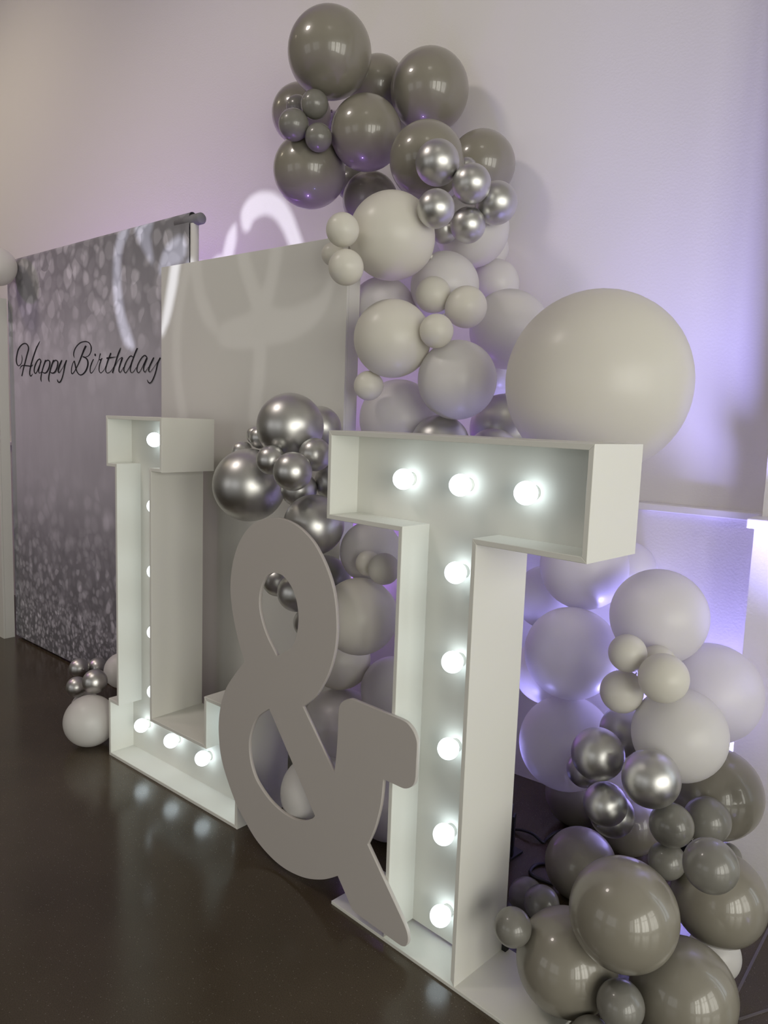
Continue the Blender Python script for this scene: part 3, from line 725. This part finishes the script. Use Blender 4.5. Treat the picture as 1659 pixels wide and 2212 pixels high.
# ------------------------------------------------------------------ floor uplights and cables
VIO = (0.37, 0.34, 1.0)
def uplight(loc, aim, power, color, label, ang=95, h=.11, base=.07):
    x, y = loc
    r = empty('uplight', (x, y, 0)); tag(r, label, 'uplight')
    a = Vector(aim) - Vector((x, y, h)); az = math.atan2(a.y, a.x); el = math.atan2(a.z, math.hypot(a.x, a.y))
    R = Matrix.Rotation(az, 4, 'Z') @ Matrix.Rotation(-(el - math.pi/2), 4, 'Y')
    T = Matrix.Translation((0, 0, h)) @ R
    me = lathe_mesh('housing', [(0, -.075), (.045, -.075), (.06, -.06), (.06, .045), (.056, .048), (.056, .030), (0, .030)], 24)
    hs = obj('housing', me, BLACK, r); hs.matrix_local = T
    lens = mat('lens', (.05, .03, .12), .2); bsdf(lens).inputs['Emission Color'].default_value = (*color, 1); bsdf(lens).inputs['Emission Strength'].default_value = 3
    le = obj('lens', lathe_mesh('lens', [(0, .034), (.054, .034), (.054, .0315), (0, .0315)], 24), lens, r); le.matrix_local = T
    box('stand', (-base, -base, 0), (base, base, .008), BLACK, r, .002)
    for s in (-1, 1):
        ar = obj('bracket_arm', box_mesh('arm', (-.012, s*.066-.003, h-.102), (.012, s*.066+.003, h+.02)), BLACK, r)
        ar.rotation_euler = (0, 0, az)
    if h > .2:
        obj('pole', tube_mesh('pole', [(0, 0, .008), (0, 0, h-.098)], .014, 12), BLACK, r)
        box('yoke_plate', (-.02, -.07, h-.106), (.02, .07, h-.098), BLACK, r)
    ld = spot('uplight_beam', Vector((x, y, h)) + R.to_3x3() @ Vector((0, 0, .06)), aim, power, color, ang, .9, .05 if h < .2 else .11)
    return r
uplight((-.275, .50), (-.5, 1.0, 1.5), 13, VIO, 'black can uplight on the floor behind the letter T')
uplight((.575, .52), (.08, 1.08, 1.75), 135, VIO, 'black can uplight on a short stand before the pilaster', 50, .48, .035)
uplight((.125, .968), (.06, 1.04, .9), 60, VIO, 'added black can uplight hidden between the white heap and the wall', 130)  # added out of sight to turn the lower wall violet
uplight((-2.75, .52), (-3.05, .72, 2.2), 260, (.45, .18, 1.0), 'black can uplight on the floor behind the birthday backdrop')
uplight((-1.35, .55), (-1.4, .90, 2.0), 36, (.45, .20, 1.0), 'black can uplight on the floor behind the white panel')
uplight((.86, .34), (.55, .95, .6), 4, (.55, .48, 1.0), 'black can uplight on the floor beside the pilaster front', 60)
def cable(px, label, rad=.0045):
    pts = []
    for q in px:
        p = on_floor(q[0], q[1], rad + (q[2] if len(q) > 2 else 0)); pts.append(tuple(p))
    return tag(obj('power_cable', tube_mesh('power_cable', catmull(pts, 6), rad, 8), BLACK), label, 'cable')
cable([(1104, 1791), (1128, 1793, .01), (1152, 1802, .012), (1172, 1819), (1180, 1813), (1195, 1801, .01), (1215, 1794, .012), (1245, 1792)], 'black power cable arching over the floor behind the T stem')
cable([(1200, 1867), (1175, 1866), (1158, 1868), (1147, 1878), (1146, 1886), (1155, 1894), (1172, 1902), (1195, 1910)], 'black power cable lying in a loop behind the T stem')

# ------------------------------------------------------------------ gobo projectors that throw the script monogram
def gobo(name, loc, strokes, power, color, label, cell=220, radius=.0004):
    loc = Vector(loc); pts3 = []
    for surf, s in strokes:
        pts3.append([(surf(u, w), surf(u+1, w)) + (wd,) for u, w, wd in catmull(s, 5)])
    allp = [q[0] for s in pts3 for q in s]
    tgt = sum(allp, Vector())/len(allp)
    fw = (tgt-loc).normalized(); rt = fw.cross(Vector((0, 0, 1))).normalized(); up = rt.cross(fw)
    D = .12
    def to2(p): d = p-loc; k = D/d.dot(fw); return d.dot(rt)*k, d.dot(up)*k
    discs = []
    for s in pts3:
        for p, p1, wd in s:
            a = to2(p); dist = (p-CAM).length
            wr_ = wd*.5*1.45*dist/FPX
            discs.append((a[0], a[1], wr_*D/(p-loc).dot(fw)))
    mx = max(math.hypot(x, y)+r for x, y, r in discs)*1.06
    n = cell; st = 2*mx/n
    hole = [[False]*n for _ in range(n)]
    for x, y, r in discs:
        i0, i1 = int((x-r+mx)/st), int((x+r+mx)/st)+1; j0, j1 = int((y-r+mx)/st), int((y+r+mx)/st)+1
        for i in range(max(i0, 0), min(i1, n)):
            for j in range(max(j0, 0), min(j1, n)):
                cx_, cy_ = -mx+(i+.5)*st, -mx+(j+.5)*st
                if (cx_-x)**2+(cy_-y)**2 < r*r: hole[i][j] = True
    verts, faces, idx = [], [], {}
    def V(i, j, x=None):
        if (i, j) not in idx:
            idx[(i, j)] = len(verts); verts.append((-mx+i*st, -mx+j*st, -D))
        return idx[(i, j)]
    for i in range(n):
        j = 0
        while j < n:
            if hole[i][j]: j += 1; continue
            k = j
            while k < n and not hole[i][k]: k += 1
            faces.append((V(i, j), V(i+1, j), V(i+1, k), V(i, k))); j = k
    big = mx*1.6
    b0 = len(verts)
    ring = [(-mx,-mx),(mx,-mx),(mx,mx),(-mx,mx),(-big,-big),(big,-big),(big,big),(-big,big)]
    verts += [(x, y, -D) for x, y in ring]
    for k in range(4): faces.append((b0+k, b0+(k+1)%4, b0+4+(k+1)%4, b0+4+k))
    r = empty('gobo_projector', loc); tag(r, label, 'projector')
    r.matrix_world = Matrix.Translation(loc) @ Matrix((rt, up, -fw)).transposed().to_4x4()
    me = bpy.data.meshes.new('gobo_plate'); me.from_pydata(verts, [], faces)
    obj('gobo_plate', me, BLACK, r)
    w_ = big
    for lo, hi in (((-w_-.006, -w_-.006, -D-.01), (-w_, w_+.006, .10)), ((w_, -w_-.006, -D-.01), (w_+.006, w_+.006, .10)),
                   ((-w_, -w_-.006, -D-.01), (w_, -w_, .10)), ((-w_, w_, -D-.01), (w_, w_+.006, .10)), ((-w_, -w_, .094), (w_, w_, .10))):
        box('housing_panel', lo, hi, BLACK, r)
    obj('pole', tube_mesh('pole', [r.matrix_world.inverted() @ (loc+Vector((0, 0, -w_-.03))), r.matrix_world.inverted() @ Vector((loc.x, loc.y, .012))], .014, 12), BLACK, r)
    ft = obj('tripod_base', lathe_mesh('base', [(0, .02), (.03, .02), (.2, .008), (.2, 0), (0, 0)], 24), BLACK, r)
    ft.matrix_local = r.matrix_world.inverted() @ Matrix.Translation((loc.x, loc.y, 0))
    l = spot('projector_beam', loc, tgt, power, color, math.degrees(2*math.atan(mx*1.05*1.42/D)), .05, radius)
    return r
WN = Vector((-math.sin(WANG), math.cos(WANG), 0)); WP = Vector(WORG) + WN*UPY
PN = Vector((-math.sin(PANG), math.cos(PANG), 0)); PP = Vector((-1.735, .253, 0))
def s_wall(u, w): return on_plane(u, w, WP, WN)
def s_back(u, w): return on_plane(u, w, BORG, BN)
def s_panel(u, w): return on_plane(u, w, PP, PN)
gobo('gobo_projector', (.15, -4.3, 2.35), [
  (s_wall, [(533,486,18),(536,462,28),(551,446,32),(576,439,30),(600,450,28),(617,473,26),(628,498,24),(639,526,24),(645,545,22)]),
  (s_wall, [(507,488,6),(500,515,20),(492,552,22),(488,575,22)]),
  (s_back, [(269,500,20),(257,533,18),(253,567,18),(252,610,19),(256,652,20),(263.5,695,20),(275,729,20),(287,748,10)]),
  (s_back, [(305,490,30),(314,520,22),(322,545,14),(329,565,5)]),
  (s_back, [(385,540,36),(365,555,30),(350,580,14)]),
  (s_panel, [(381,560,20),(376,590,20),(371,624,20),(360,681,17),(350,718,10)])],
  1000, (.86, .88, 1.0), 'black gobo projector on a stand throwing bright script strokes')
gobo('gobo_projector', (.55, -4.0, 2.1), [
  (s_panel, [(409,565,20),(395,614,20),(386,670,20),(382,725,20),(383,808,20),(395,900,20)]),
  (s_panel, [(424,572,22),(427,614,22),(437,656,24),(454,692,22),(466,716,10)]),
  (s_panel, [(523,545,22),(534,586,24),(551,636,26),(559,670,28),(562,697,28),(562,753,26),(559,808,26),(553,864,24),(548,900,22)]),
  (s_panel, [(598,534,24),(590,586,24),(578,636,26),(567,670,28)]),
  (s_panel, [(490,722,38),(528,717,48),(576,705,54),(617,703,46),(659,686,40),(695,656,26),(714,614,14)])],
  75, (1.0, .97, .95), 'black gobo projector on a stand throwing faint script strokes')
# stage light that washes the backdrop pink from the far side
spot('stage_wash', (-4.9, -1.9, 3.1), (-2.9, .25, 1.3), 60, (.80, .35, .95), 40, .9, .05)
